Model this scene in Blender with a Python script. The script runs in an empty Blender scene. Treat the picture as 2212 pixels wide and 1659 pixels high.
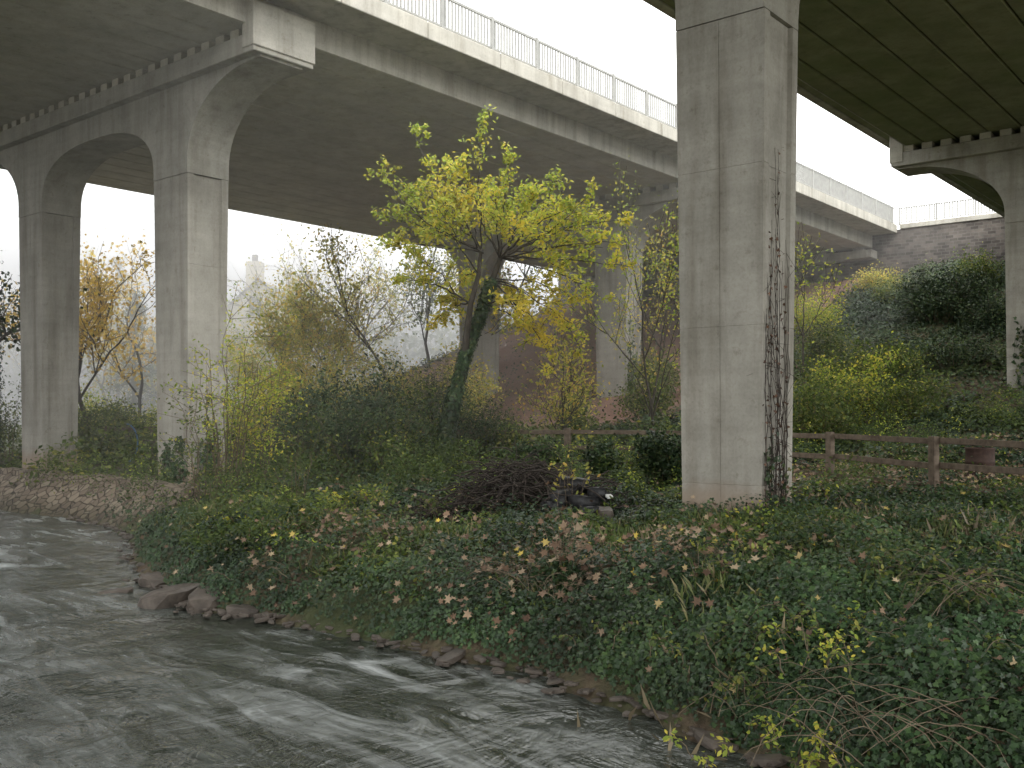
import bpy, math, numpy as np, time
T0=time.time()
rng=np.random.default_rng(11)
scene=bpy.context.scene
# ------------------------------------------------------------------ frames
_n=math.hypot(.635,.772)
UX,UY=.635/_n,.772/_n
def P(t,q,h): return (UX*t-UY*q, UY*t+UX*q, h)
def TQ(x,y): return x*UX+y*UY, -x*UY+y*UX
def S(px,z): return (px-1106)/2144.0*z
# ------------------------------------------------------------------ noise
def _hash(i,j,s):
    v=np.sin(i*127.1+j*311.7+s*74.7)*43758.5453
    return v-np.floor(v)
def vn(x,y,s=0):
    x=np.asarray(x,float);y=np.asarray(y,float)
    i=np.floor(x);j=np.floor(y);f=x-i;g=y-j
    f=f*f*(3-2*f);g=g*g*(3-2*g)
    a=_hash(i,j,s);b=_hash(i+1,j,s);c=_hash(i,j+1,s);d=_hash(i+1,j+1,s)
    return (a*(1-f)+b*f)*(1-g)+(c*(1-f)+d*f)*g
def fbm(x,y,s=0,o=4):
    r=0;a=.5;t=0
    for k in range(o):
        r=r+a*vn(x*2**k,y*2**k,s+k);t+=a;a*=.5
    return r/t
# ------------------------------------------------------------------ terrain
RIV=np.array([(7,-14),(5,-4),(3.6,2),(3.1,5),(2.75,6.6),(2.16,7.8),(1.27,9.2),(.4,10.4),(-.56,11.3),(-1.8,12.2),(-3,13.3),(-4.2,13.9),(-5.1,14.9),(-6.1,16.8),(-7.3,19.2),(-8.3,21.8),(-9.6,24),(-12,26.6),(-14.5,28.6),(-19,32.5),(-26,42),(-35,55),(-60,80),
(-72,72),(-46,48),(-35,36),(-29,28),(-25,15),(-23,0),(-20,-15)],float)
def river_sd(x,y):
    x=np.asarray(x,float);y=np.asarray(y,float)
    dm=np.full(x.shape,1e9);ins=np.zeros(x.shape,bool)
    n=len(RIV)
    for k in range(n):
        ax,ay=RIV[k];bx,by=RIV[(k+1)%n]
        ex,ey=bx-ax,by-ay
        t=np.clip(((x-ax)*ex+(y-ay)*ey)/(ex*ex+ey*ey),0,1)
        dm=np.minimum(dm,np.hypot(x-ax-t*ex,y-ay-t*ey))
        c=((ay>y)!=(by>y))
        with np.errstate(divide='ignore',invalid='ignore'):
            xi=ax+(y-ay)*ex/(ey if ey!=0 else 1e-9)
        ins^=(c&(x<xi))
    return np.where(ins,-dm,dm)
WATER=-2.8
def hgt(x,y,rough=True):
    x=np.asarray(x,float);y=np.asarray(y,float)
    d=river_sd(x,y)
    if rough: d=d+.3*(fbm(x*1.3,y*1.3,5,3)-.5)
    land=np.interp(d,[0,.15,.45,1,2.5,5,12],[-2.8,-2.62,-2.4,-2.12,-1.86,-1.70,-1.6])
    bed=np.interp(-d,[0,1,4],[-2.8,-3.1,-3.5])
    h=np.where(d>0,land,bed)
    if rough: h=h+.26*(fbm(x*.8,y*.8,1,4)-.5)*np.clip(d/1.5,0,1)
    t,q=TQ(x,y)
    e=np.interp(t,[24,33,54.3,56.7,58.2],[0,1.4,8.9,9.0,11.7])
    side=np.maximum(0,q-41)*.6+np.maximum(0,-9-q)*.6
    e=np.maximum(0,e-side)
    if rough: e=e+np.clip(e,0,1)*.5*(fbm(x*.35,y*.35,9,3)-.5)*np.where(t>53,.2,1)
    return h+e
# ------------------------------------------------------------------ mesh helpers
def link(o,parent=None):
    scene.collection.objects.link(o)
    if parent: o.parent=parent
    return o
def empty(name,loc=(0,0,0)):
    e=bpy.data.objects.new(name,None); e.empty_display_size=.3
    return link(e)
def mesh_np(name,verts,loops,starts,mat,parent=None,smooth=False,rnd=None,midx=None):
    me=bpy.data.meshes.new(name)
    verts=np.asarray(verts,np.float32);loops=np.asarray(loops,np.int32);starts=np.asarray(starts,np.int32)
    me.vertices.add(len(verts));me.vertices.foreach_set('co',verts.ravel())
    me.loops.add(len(loops));me.loops.foreach_set('vertex_index',loops)
    me.polygons.add(len(starts));me.polygons.foreach_set('loop_start',starts)
    if isinstance(mat,(list,tuple)):
        for m in mat: me.materials.append(m)
    else: me.materials.append(mat)
    if midx is not None: me.polygons.foreach_set('material_index',np.asarray(midx,np.int32))
    me.polygons.foreach_set('use_smooth',np.full(len(starts),smooth))
    me.update(calc_edges=True)
    if rnd is not None:
        a=me.attributes.new('rnd','FLOAT','POINT');a.data.foreach_set('value',np.asarray(rnd,np.float32))
    o=bpy.data.objects.new(name,me)
    return link(o,parent)
def mesh_py(name,verts,faces,mat,parent=None,smooth=False,midx=None):
    loops=[];st=[]
    for f in faces: st.append(len(loops));loops.extend(f)
    return mesh_np(name,verts,loops,st,mat,parent,smooth,None,midx)
class Boxes:
    """axis boxes in (t,q,h) bridge frame"""
    def __init__(s): s.v=[];s.f=[]
    def add(s,t0,t1,q0,q1,h0,h1):
        b=len(s.v)
        for h in (h0,h1):
            for (t,q) in ((t0,q0),(t1,q0),(t1,q1),(t0,q1)): s.v.append(P(t,q,h))
        s.f+= [(b+3,b+2,b+1,b),(b+4,b+5,b+6,b+7),(b+1,b+5,b+4,b),(b+2,b+6,b+5,b+1),(b+3,b+7,b+6,b+2),(b,b+4,b+7,b+3)]
    def make(s,name,mat,parent=None,bevel=0):
        o=mesh_py(name,s.v,s.f,mat,parent)
        if bevel:
            m=o.modifiers.new('bev','BEVEL');m.width=bevel;m.segments=1
        return o
TM={
'oval':np.array([(0,-.5,0),(.2,-.22,.05),(.25,.1,.06),(0,.5,-.05),(-.25,.1,.06),(-.2,-.22,.05)]),
'quad':np.array([(0,-.5,0),(.3,0,.07),(0,.5,-.04),(-.3,0,.07)]),
'long':np.array([(0,-.5,0),(.12,-.1,.03),(0,.5,-.1),(-.12,-.1,.03)]),
'ivy':np.array([(0,-.32,0),(.3,-.42,.03),(.48,0,.02),(.2,.08,.05),(0,.55,-.04),(-.2,.08,.05),(-.48,0,.02),(-.3,-.42,.03)]),
'maple':np.array([(0,-.45,0),(.12,-.2,.02),(.42,-.3,.12),(.3,-.02,.05),(.52,.22,.16),(.2,.16,.03),(0,.55,.08),(-.2,.16,.03),(-.52,.22,.1),(-.3,-.02,.05),(-.42,-.3,.14),(-.12,-.2,.02)]),
'blade':np.array([(-.009,0,0),(.009,0,0),(.007,.55,.10),(0,1,.42),(-.007,.55,.10)]),
}
def nrmz(a): return a/np.maximum(np.linalg.norm(a,axis=-1,keepdims=True),1e-9)
def leaves(name,pos,nrm,size,mat,tm='oval',parent=None,bdir=None,rnd=None):
    N=len(pos);T=TM[tm];k=len(T)
    n=nrmz(nrm)
    r=rng.normal(size=(N,3))
    if bdir is None:
        a=nrmz(np.cross(n,r));b=np.cross(n,a)
    else:
        b=nrmz(bdir);a=nrmz(np.cross(b,r));n=np.cross(a,b)
    size=np.broadcast_to(np.asarray(size,float),(N,))[:,None,None]
    v=pos[:,None,:]+size*(T[None,:,0:1]*a[:,None,:]+T[None,:,1:2]*b[:,None,:]+T[None,:,2:3]*n[:,None,:])
    if rnd is None: rnd=rng.random(N)
    return mesh_np(name,v.reshape(-1,3),np.arange(N*k),np.arange(N)*k,mat,parent,False,np.repeat(rnd,k))
class Tubes:
    def __init__(s,k=6): s.k=k;s.v=[];s.l=[];s.n=0
    def add(s,pts,rad):
        pts=np.asarray(pts,float);m=len(pts);k=s.k
        rad=np.broadcast_to(np.asarray(rad,float),(m,))
        d=np.gradient(pts,axis=0);d=nrmz(d)
        ref=np.array([.31,.17,.93]) if abs(nrmz(pts[-1]-pts[0])[2])<.85 else np.array([.95,.2,.1])
        a=nrmz(np.cross(d,ref));b=np.cross(d,a)
        th=np.arange(k)/k*2*np.pi
        ring=pts[:,None,:]+rad[:,None,None]*(np.cos(th)[None,:,None]*a[:,None,:]+np.sin(th)[None,:,None]*b[:,None,:])
        s.v.append(ring.reshape(-1,3))
        i=np.arange(m-1)[:,None]*k;j=np.arange(k)[None,:];j2=(j+1)%k
        q=np.stack([i+j,i+j2,i+k+j2,i+k+j],-1).reshape(-1,4)+s.n
        s.l.append(q);s.n+=m*k
    def make(s,name,mat,parent=None):
        l=np.concatenate(s.l)
        return mesh_np(name,np.concatenate(s.v),l.ravel(),np.arange(len(l))*4,mat,parent,True)
# ------------------------------------------------------------------ materials
def newmat(name):
    m=bpy.data.materials.new(name);m.use_nodes=True
    nt=m.node_tree;nt.nodes.clear()
    out=nt.nodes.new('ShaderNodeOutputMaterial')
    return m,nt,out
def N(nt,t,**kw):
    n=nt.nodes.new(t)
    for k,v in kw.items():
        if k=='inp':
            for a,b in v.items(): n.inputs[a].default_value=b
        else: setattr(n,k,v)
    return n
def ramp(nt,stops,interp='LINEAR'):
    r=nt.nodes.new('ShaderNodeValToRGB');r.color_ramp.interpolation=interp
    el=r.color_ramp.elements
    while len(el)<len(stops): el.new(.5)
    for e,(p,c) in zip(el,stops):
        e.position=p;e.color=(c[0],c[1],c[2],1) if len(c)==3 else c
    return r
def coords(nt,scale=(1,1,1),rot=None):
    tc=N(nt,'ShaderNodeTexCoord');src=tc.outputs['Object']
    if rot:
        m0=N(nt,'ShaderNodeMapping');m0.inputs['Rotation'].default_value=rot;nt.links.new(src,m0.inputs['Vector']);src=m0.outputs['Vector']
    mp=N(nt,'ShaderNodeMapping')
    mp.inputs['Scale'].default_value=scale
    nt.links.new(src,mp.inputs['Vector']);return mp.outputs['Vector']
def noise(nt,vec,scale,detail=5,rough=.6,dist=0):
    n=N(nt,'ShaderNodeTexNoise',inp={'Scale':scale,'Detail':detail,'Roughness':rough,'Distortion':dist})
    nt.links.new(vec,n.inputs['Vector']);return n.outputs['Fac']
def mix(nt,fac,a,b,mode='MIX'):
    m=N(nt,'ShaderNodeMix',data_type='RGBA',blend_type=mode)
    for s,v in ((m.inputs[0],fac),(m.inputs[6],a),(m.inputs[7],b)):
        if isinstance(v,bpy.types.NodeSocket): nt.links.new(v,s)
        elif isinstance(v,(int,float)): s.default_value=v
        else: s.default_value=(v[0],v[1],v[2],1)
    return m.outputs[2]
def mth(nt,op,a,b=0,clamp=False):
    m=N(nt,'ShaderNodeMath',operation=op,use_clamp=clamp)
    for s,v in ((m.inputs[0],a),(m.inputs[1],b)):
        if isinstance(v,bpy.types.NodeSocket): nt.links.new(v,s)
        else: s.default_value=v
    return m.outputs[0]
def princ(nt,out,color,rough=.8,bump=None,bstr=.3,bdist=.02,spec=.3):
    b=N(nt,'ShaderNodeBsdfPrincipled')
    if isinstance(color,bpy.types.NodeSocket): nt.links.new(color,b.inputs['Base Color'])
    else: b.inputs['Base Color'].default_value=(*color,1)
    if isinstance(rough,bpy.types.NodeSocket): nt.links.new(rough,b.inputs['Roughness'])
    else: b.inputs['Roughness'].default_value=rough
    b.inputs['Specular IOR Level'].default_value=spec
    if bump is not None:
        bp=N(nt,'ShaderNodeBump',inp={'Strength':bstr,'Distance':bdist})
        nt.links.new(bump,bp.inputs['Height']);nt.links.new(bp.outputs['Normal'],b.inputs['Normal'])
    nt.links.new(b.outputs[0],out.inputs['Surface']);return b
def zsep(nt):
    tc=N(nt,'ShaderNodeTexCoord');s=N(nt,'ShaderNodeSeparateXYZ');nt.links.new(tc.outputs['Object'],s.inputs[0]);return s.outputs['Z']
def mat_concrete(name,dark,light,stain=.55,base_stain=None,zb=-1.2,green=0):
    m,nt,out=newmat(name)
    v=coords(nt)
    n1=noise(nt,v,.9,8,.65);c=ramp(nt,[(.3,dark),(.7,light)]);nt.links.new(n1,c.inputs[0])
    col=c.outputs[0]
    vs=coords(nt,(2.2,2.2,.2))
    n2=noise(nt,vs,1.2,6,.6);r2=ramp(nt,[(.32,(stain,stain*.96,stain*.90)),(.55,(1,1,1))]);nt.links.new(n2,r2.inputs[0])
    col=mix(nt,.8,col,r2.outputs[0],'MULTIPLY')
    n3=noise(nt,v,22,3,.6);r3=ramp(nt,[(.25,(.8,.8,.78)),(.55,(1,1,1))]);nt.links.new(n3,r3.inputs[0])
    col=mix(nt,.7,col,r3.outputs[0],'MULTIPLY')
    n5=noise(nt,coords(nt,(.25,.25,5)),1.3,3,.5);r5=ramp(nt,[(.4,(.92,.92,.91)),(.6,(1,1,1))]);nt.links.new(n5,r5.inputs[0])
    col=mix(nt,.8,col,r5.outputs[0],'MULTIPLY')
    n7=noise(nt,v,5,5,.7);r7=ramp(nt,[(.30,(.72,.70,.66)),(.42,(1,1,1))]);nt.links.new(n7,r7.inputs[0])
    col=mix(nt,.8,col,r7.outputs[0],'MULTIPLY')
    if green:
        n6=noise(nt,v,.5,4,.6);r6=ramp(nt,[(.4,(0,0,0)),(.65,(green,green,green))]);nt.links.new(n6,r6.inputs[0])
        col=mix(nt,r6.outputs[0],col,(.15,.19,.08))
    if base_stain:
        z=zsep(nt)
        zz=mth(nt,'ADD',z,mth(nt,'MULTIPLY',mth(nt,'SUBTRACT',n1,.5),.9))
        f=mth(nt,'SUBTRACT',zb+.1,zz);f=mth(nt,'MULTIPLY',f,2.2,True);f=mth(nt,'MULTIPLY',f,.75)
        col=mix(nt,f,col,base_stain)
        f2=mth(nt,'MULTIPLY',mth(nt,'SUBTRACT',-1.75,zz),5,True);f2=mth(nt,'MULTIPLY',f2,.85)
        col=mix(nt,f2,col,(.07,.075,.04))
    princ(nt,out,col,.85,mth(nt,'ADD',n3,mth(nt,'MULTIPLY',n1,3)),.3,.01)
    return m
M_conc=mat_concrete('pier_concrete',(.30,.29,.255),(.47,.455,.41),.68)
M_col=mat_concrete('column_concrete',(.285,.272,.238),(.45,.43,.385),.62,(.32,.235,.17))
M_deckc=mat_concrete('edge_concrete',(.39,.375,.335),(.56,.54,.48),.62)
M_soff=mat_concrete('soffit_concrete',(.42,.41,.355),(.58,.56,.49),.85)
M_soffg=mat_concrete('algae_soffit_concrete',(.21,.22,.14),(.33,.34,.23),.8,green=.55)
def mat_leaf(name,stops,trans=.35,rough=.5,spec=.25,var=.5):
    m,nt,out=newmat(name)
    at=N(nt,'ShaderNodeAttribute',attribute_name='rnd')
    r=ramp(nt,stops);nt.links.new(at.outputs['Fac'],r.inputs[0])
    n=noise(nt,coords(nt),.9,2,.6);rr=ramp(nt,[(.3,(1-var,1-var,1-var)),(.7,(1.25,1.25,1.25))]);nt.links.new(n,rr.inputs[0])
    col=mix(nt,1,r.outputs[0],rr.outputs[0],'MULTIPLY')
    b=N(nt,'ShaderNodeBsdfPrincipled',inp={'Roughness':rough,'Specular IOR Level':spec});nt.links.new(col,b.inputs['Base Color'])
    if trans<.25:
        nt.links.new(b.outputs[0],out.inputs['Surface']);return m
    t=N(nt,'ShaderNodeBsdfTranslucent');nt.links.new(mix(nt,1,col,(1.4,1.4,.9),'MULTIPLY'),t.inputs['Color'])
    ms=N(nt,'ShaderNodeMixShader',inp={0:trans});nt.links.new(b.outputs[0],ms.inputs[1]);nt.links.new(t.outputs[0],ms.inputs[2])
    nt.links.new(ms.outputs[0],out.inputs['Surface']);return m
L_ivy=mat_leaf('ivy_leaf',[(0,(.020,.042,.018)),(.5,(.040,.075,.030)),(.85,(.075,.125,.042)),(1,(.15,.15,.05))],.1,.42,.3)
L_dark=mat_leaf('dark_leaf',[(0,(.032,.055,.028)),(.6,(.060,.095,.044)),(1,(.11,.15,.05))],.1)
L_mid=mat_leaf('green_leaf',[(0,(.06,.095,.032)),(.5,(.11,.155,.048)),(.85,(.20,.24,.065)),(1,(.36,.33,.09))],.35)
L_lime=mat_leaf('lime_leaf',[(0,(.20,.28,.06)),(.45,(.34,.42,.08)),(.75,(.54,.53,.10)),(1,(.70,.57,.11))],.45,var=.25)
L_yel=mat_leaf('yellow_leaf',[(0,(.22,.26,.07)),(.4,(.42,.41,.11)),(.8,(.60,.49,.13)),(1,(.58,.37,.11))],.4,var=.3)
L_oran=mat_leaf('orange_leaf',[(0,(.42,.28,.08)),(.5,(.64,.42,.10)),(1,(.66,.53,.14))],.45,var=.3)
L_brown=mat_leaf('fallen_leaf',[(0,(.10,.06,.04)),(.4,(.22,.14,.09)),(.75,(.33,.24,.16)),(.93,(.42,.33,.22)),(1,(.6,.45,.08))],.1,.6)
L_russet=mat_leaf('russet_leaf',[(0,(.08,.045,.032)),(1,(.20,.11,.07))],.1)
L_grass=mat_leaf('grass_blade',[(0,(.07,.11,.035)),(.6,(.13,.18,.05)),(.85,(.22,.22,.09)),(1,(.32,.27,.15))],.1)
L_dry=mat_leaf('dry_grass_blade',[(0,(.16,.13,.08)),(1,(.32,.26,.17))],.1)
def mat_simple(name,c1,c2,scale=6,rough=.85,bstr=.5,bd=.02,vs=(1,1,1)):
    m,nt,out=newmat(name);v=coords(nt,vs);n=noise(nt,v,scale,6,.65)
    r=ramp(nt,[(.3,c1),(.7,c2)]);nt.links.new(n,r.inputs[0]);princ(nt,out,r.outputs[0],rough,n,bstr,bd);return m
M_bark=mat_simple('bark',(.035,.03,.024),(.10,.085,.068),9,vs=(1,1,.3))
M_barkp=mat_simple('pale_bark',(.10,.085,.07),(.20,.18,.15),9,vs=(1,1,.3))
M_twig=mat_simple('twig',(.09,.068,.045),(.21,.165,.115),9)
M_dtwig=mat_simple('dark_twig',(.022,.018,.015),(.075,.06,.05),9)
M_wood=mat_simple('weathered_timber',(.085,.064,.048),(.21,.165,.125),7,vs=(1,1,1))
M_rock=mat_simple('river_rock',(.05,.042,.036),(.15,.125,.105),5,.5)
M_rust=mat_simple('rusty_steel',(.035,.022,.019),(.085,.05,.038),12,.75)
M_steel=mat_simple('galvanised_steel',(.25,.25,.24),(.34,.34,.32),4,.55,.05)
M_bag=mat_simple('black_plastic',(.012,.012,.013),(.03,.03,.032),10,.35,.6,.03)
M_blue=mat_simple('blue_pipe_plastic',(.08,.17,.30),(.10,.21,.36),4,.4,.05)
M_pap=mat_simple('white_litter',(.6,.6,.58),(.75,.75,.73),4,.6,.05)
# ground (attribute rnd = bare red earth mask)
m,nt,out=newmat('woodland_ground');v=coords(nt)
n1=noise(nt,v,.7,6,.65);n2=noise(nt,v,9,6,.7)
r1=ramp(nt,[(.25,(.05,.037,.026)),(.5,(.11,.08,.055)),(.75,(.19,.14,.095))]);nt.links.new(n2,r1.inputs[0])
r2=ramp(nt,[(.25,(.04,.045,.022)),(.75,(.085,.10,.042))]);nt.links.new(n2,r2.inputs[0])
r3=ramp(nt,[(.38,(0,0,0)),(.56,(1,1,1))]);nt.links.new(n1,r3.inputs[0])
rred=ramp(nt,[(.25,(.14,.078,.056)),(.75,(.28,.17,.125))]);nt.links.new(n2,rred.inputs[0])
at=N(nt,'ShaderNodeAttribute',attribute_name='rnd')
M_ground=m;princ(nt,out,mix(nt,at.outputs['Fac'],mix(nt,r3.outputs[0],r1.outputs[0],r2.outputs[0]),rred.outputs[0]),.9,n2,.8,.05)
# water
m,nt,out=newmat('river_water');M_water=m
R45=(0,0,math.radians(45))
s1=noise(nt,coords(nt,(.34,1,1),R45),1.3,4,.55,1.8)
s2=noise(nt,coords(nt,(.25,1,1),R45),4.5,4,.6,1.4)
w1=noise(nt,coords(nt,(1,.55,1),R45),1.3,5,.6,1.0);w3=noise(nt,coords(nt),.32,3,.5,.5)
r=ramp(nt,[(.40,(0,0,0)),(.72,(1,1,1))],'EASE');nt.links.new(s1,r.inputs[0])
rb=ramp(nt,[(.32,(0,0,0)),(.70,(1,1,1))],'EASE');nt.links.new(s2,rb.inputs[0])
rc=ramp(nt,[(.40,(.16,.16,.16)),(.62,(1,1,1))]);nt.links.new(w3,rc.inputs[0])
f=mth(nt,'MULTIPLY',r.outputs[0],mth(nt,'ADD',mth(nt,'MULTIPLY',rb.outputs[0],.65),.35));f=mth(nt,'MULTIPLY',f,rc.outputs[0])
colw=mix(nt,f,(.034,.041,.031),(.50,.53,.53))
rgh=mth(nt,'ADD',.15,mth(nt,'MULTIPLY',f,.6))
b=princ(nt,out,colw,rgh,mth(nt,'ADD',mth(nt,'ADD',mth(nt,'MULTIPLY',w1,1.2),mth(nt,'MULTIPLY',s1,.8)),mth(nt,'MULTIPLY',s2,.2)),.55,.18,.5)
# stone wall, cobbles
m,nt,out=newmat('stone_wall_masonry');M_stone=m
tc=N(nt,'ShaderNodeTexCoord');mp=N(nt,'ShaderNodeMapping');mp.inputs['Rotation'].default_value=(0,0,-math.atan2(UX,-UY));nt.links.new(tc.outputs['Object'],mp.inputs[0])
sx=N(nt,'ShaderNodeSeparateXYZ');nt.links.new(mp.outputs[0],sx.inputs[0]);cx=N(nt,'ShaderNodeCombineXYZ');nt.links.new(sx.outputs['X'],cx.inputs['X']);nt.links.new(sx.outputs['Z'],cx.inputs['Y'])
bk=N(nt,'ShaderNodeTexBrick',inp={'Scale':1,'Brick Width':.42,'Row Height':.17,'Mortar Size':.018,'Color1':(.085,.075,.07,1),'Color2':(.18,.158,.145,1),'Mortar':(.17,.16,.15,1)})
nt.links.new(cx.outputs[0],bk.inputs['Vector'])
n1=noise(nt,coords(nt),1.2,6,.7);rr=ramp(nt,[(.3,(.45,.45,.45)),(.7,(1.2,1.17,1.13))]);nt.links.new(n1,rr.inputs[0])
princ(nt,out,mix(nt,1,bk.outputs['Color'],rr.outputs[0],'MULTIPLY'),.9,n1,.5,.03)
m,nt,out=newmat('cobbled_stone');M_cob=m
cv=coords(nt,(1,1,1.6))
vo=N(nt,'ShaderNodeTexVoronoi',feature='DISTANCE_TO_EDGE',inp={'Scale':3.4});vo2=N(nt,'ShaderNodeTexVoronoi',inp={'Scale':3.4})
nt.links.new(cv,vo.inputs['Vector']);nt.links.new(cv,vo2.inputs['Vector'])
r=ramp(nt,[(0,(.10,.09,.075)),(.07,(1,1,1))]);nt.links.new(vo.outputs['Distance'],r.inputs[0])
r2=ramp(nt,[(0,(.13,.10,.075)),(.5,(.22,.175,.13)),(1,(.31,.265,.20))]);nt.links.new(vo2.outputs['Color'],r2.inputs[0])
rz=ramp(nt,[(0,(.3,.33,.25)),(1,(1,1,1))]);nt.links.new(mth(nt,'MULTIPLY',mth(nt,'ADD',zsep(nt),2.85),1.8,True),rz.inputs[0])
princ(nt,out,mix(nt,1,mix(nt,1,r2.outputs[0],r.outputs[0],'MULTIPLY'),rz.outputs[0],'MULTIPLY'),.8,r.outputs[0],.8,.05)

# ------------------------------------------------------------------ ground sheet
def axis(lo,hi,step,far):
    a=np.arange(lo,hi+1e-6,step);g=[];s=step;x=hi
    while x<far: s*=1.25;x+=s;g.append(x)
    g2=[];s=step;x=lo
    while x>-far: s*=1.25;x-=s;g2.append(x)
    return np.array(g2[::-1]+list(a)+g)
ax=axis(-32,42,.3,900);ay=axis(-4,74,.3,900)
GX,GY=np.meshgrid(ax,ay);GZ=hgt(GX,GY)
gt,gq=TQ(GX,GY)
red=np.clip((gt-27)/4,0,1)*np.clip((gq-17)/3,0,1)*np.clip((41-gq)/2,0,1)
red=np.maximum(red,.6*np.exp(-((GX-9)/4)**2-((GY-22)/3.5)**2))
nx,ny=len(ax),len(ay)
i=(np.arange(ny-1)[:,None]*nx+np.arange(nx-1)[None,:]).ravel()
q=np.stack([i,i+1,i+nx+1,i+nx],-1)
mesh_np('ground',np.stack([GX,GY,GZ],-1).reshape(-1,3),q.ravel(),np.arange(len(q))*4,M_ground,None,True,red.ravel())
# water
wx=axis(-34,8,.16,120);wy=axis(2,36,.16,140)
wx=wx[wx<14];WX,WY=np.meshgrid(wx,wy)
cf,sf=math.cos(math.radians(45)),math.sin(math.radians(45))
ua=WX*cf-WY*sf;va=WX*sf+WY*cf
WZ=WATER+.09*(fbm(ua*1.0,va*.6,21,3)-.5)+.03*(fbm(ua*3.5,va*2.2,25,2)-.5)
nx,ny=len(wx),len(wy)
i=(np.arange(ny-1)[:,None]*nx+np.arange(nx-1)[None,:]).ravel()
q=np.stack([i,i+1,i+nx+1,i+nx],-1)
mesh_np('river_water',np.stack([WX,WY,WZ],-1).reshape(-1,3),q.ravel(),np.arange(len(q))*4,M_water,None,True)

# ------------------------------------------------------------------ bridges
def column(name,parent,t0,q0,q1,th,zb,mat,extra_rings=(3.85,1.35,-1.15),ztop=6.2):
    w=q1-q0;tc=t0+th/2;qc=(q0+q1)/2
    g=.008;r=.07
    prof=[(0,0),(0,w/2-g),(g,w/2-g),(g,w/2+g),(0,w/2+g),(0,w),(.2,w),(.2+.03,w-r),(th-.23,w-r),(th-.2,w),(th,w),(th,0),(th-.2,0),(th-.23,r),(.23,r),(.2,0)]
    zs=[(zb,1)]
    for z in sorted(extra_rings):
        zs+=[(z-.010,1),(z,.988),(z+.010,1)]
    zs+=[(ztop,1)]
    V=[];F=[];n=len(prof)
    for z,sc in zs:
        tp=.89+.11*(z+1.8)/(ztop+1.8);k=sc*tp
        for (a,b) in prof: V.append(P(tc+(t0+a-tc)*k,qc+(q0+b-qc)*k,z))
    for s in range(len(zs)-1):
        for j in range(n):
            j2=(j+1)%n;F.append((s*n+j,s*n+j2,(s+1)*n+j2,(s+1)*n+j))
    F.append(tuple(range(n))[::-1]);F.append(tuple(range((len(zs)-1)*n,len(zs)*n)))
    return mesh_py(name,V,F,mat,parent)
def pier(parent,idx,t0,qe0,cols,qe1,zb):
    th=1.24
    prof=[]
    a1=cols[0][0];L=a1-(qe0+.45)
    prof.append((qe0+.1,8.72));prof.append((qe0+.1,8.5))
    for k in range(17):
        t=math.pi/2*(1-k/16);prof.append((a1-L*(1-math.cos(t)),6.55+1.95*math.sin(t)))
    prof.append((a1,6.212))
    for ci,(a,b) in enumerate(cols):
        prof.append((b,6.212))
        if ci<len(cols)-1:
            c=(b+cols[ci+1][0])/2;R=(cols[ci+1][0]-b)/2
            for k in range(0,29):
                t=math.pi*(1-k/28);ct=math.cos(t);st=math.sin(t)
                prof.append((c+R*math.copysign(abs(ct)**.78,ct),6.35+1.55*abs(st)**.78))
            prof.append((cols[ci+1][0],6.212))
    bl=cols[-1][1];L2=(qe1-.45)-bl
    for k in range(17):
        t=math.pi/2*(k/16);prof.append((bl+L2*(1-math.cos(t)),6.55+1.95*math.sin(t)))
    prof.append((qe1-.1,8.5));prof.append((qe1-.1,8.72))
    n=len(prof);V=[P(t0-.012,q,h) for q,h in prof]+[P(t0+th+.012,q,h) for q,h in prof]
    F=[tuple(range(n)),tuple(range(2*n-1,n-1,-1))]+[(j,n+j,n+(j+1)%n,(j+1)%n) for j in range(n)]
    mesh_py('pier_arch_%d'%idx,V,F,M_conc,parent)
    for c,(a,b) in enumerate(cols): column('pier_column_%d_%d'%(idx,c),parent,t0,a,b,th,zb,M_col)
    B=Boxes();B.add(t0-.28,t0+th+.28,qe0,qe1,8.56,9.03);B.make('pier_cap_%d'%idx,M_conc,parent,.02)
    B=Boxes()
    for (a,b) in ((qe0-.04,qe0+.42),(qe1-.42,qe1+.04)): B.add(t0-.31,t0+th+.31,a,b,8.68,9.74)
    B.make('cap_cheek_%d'%idx,M_deckc,parent,.02)
    B=Boxes();qq=qe0+.7
    while qq<qe1-.6:
        B.add(t0-.2,t0+th+.2,qq,qq+.34,9.03,9.26);qq+=.62
    B.make('bearing_%d'%idx,M_soff,parent)
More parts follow.
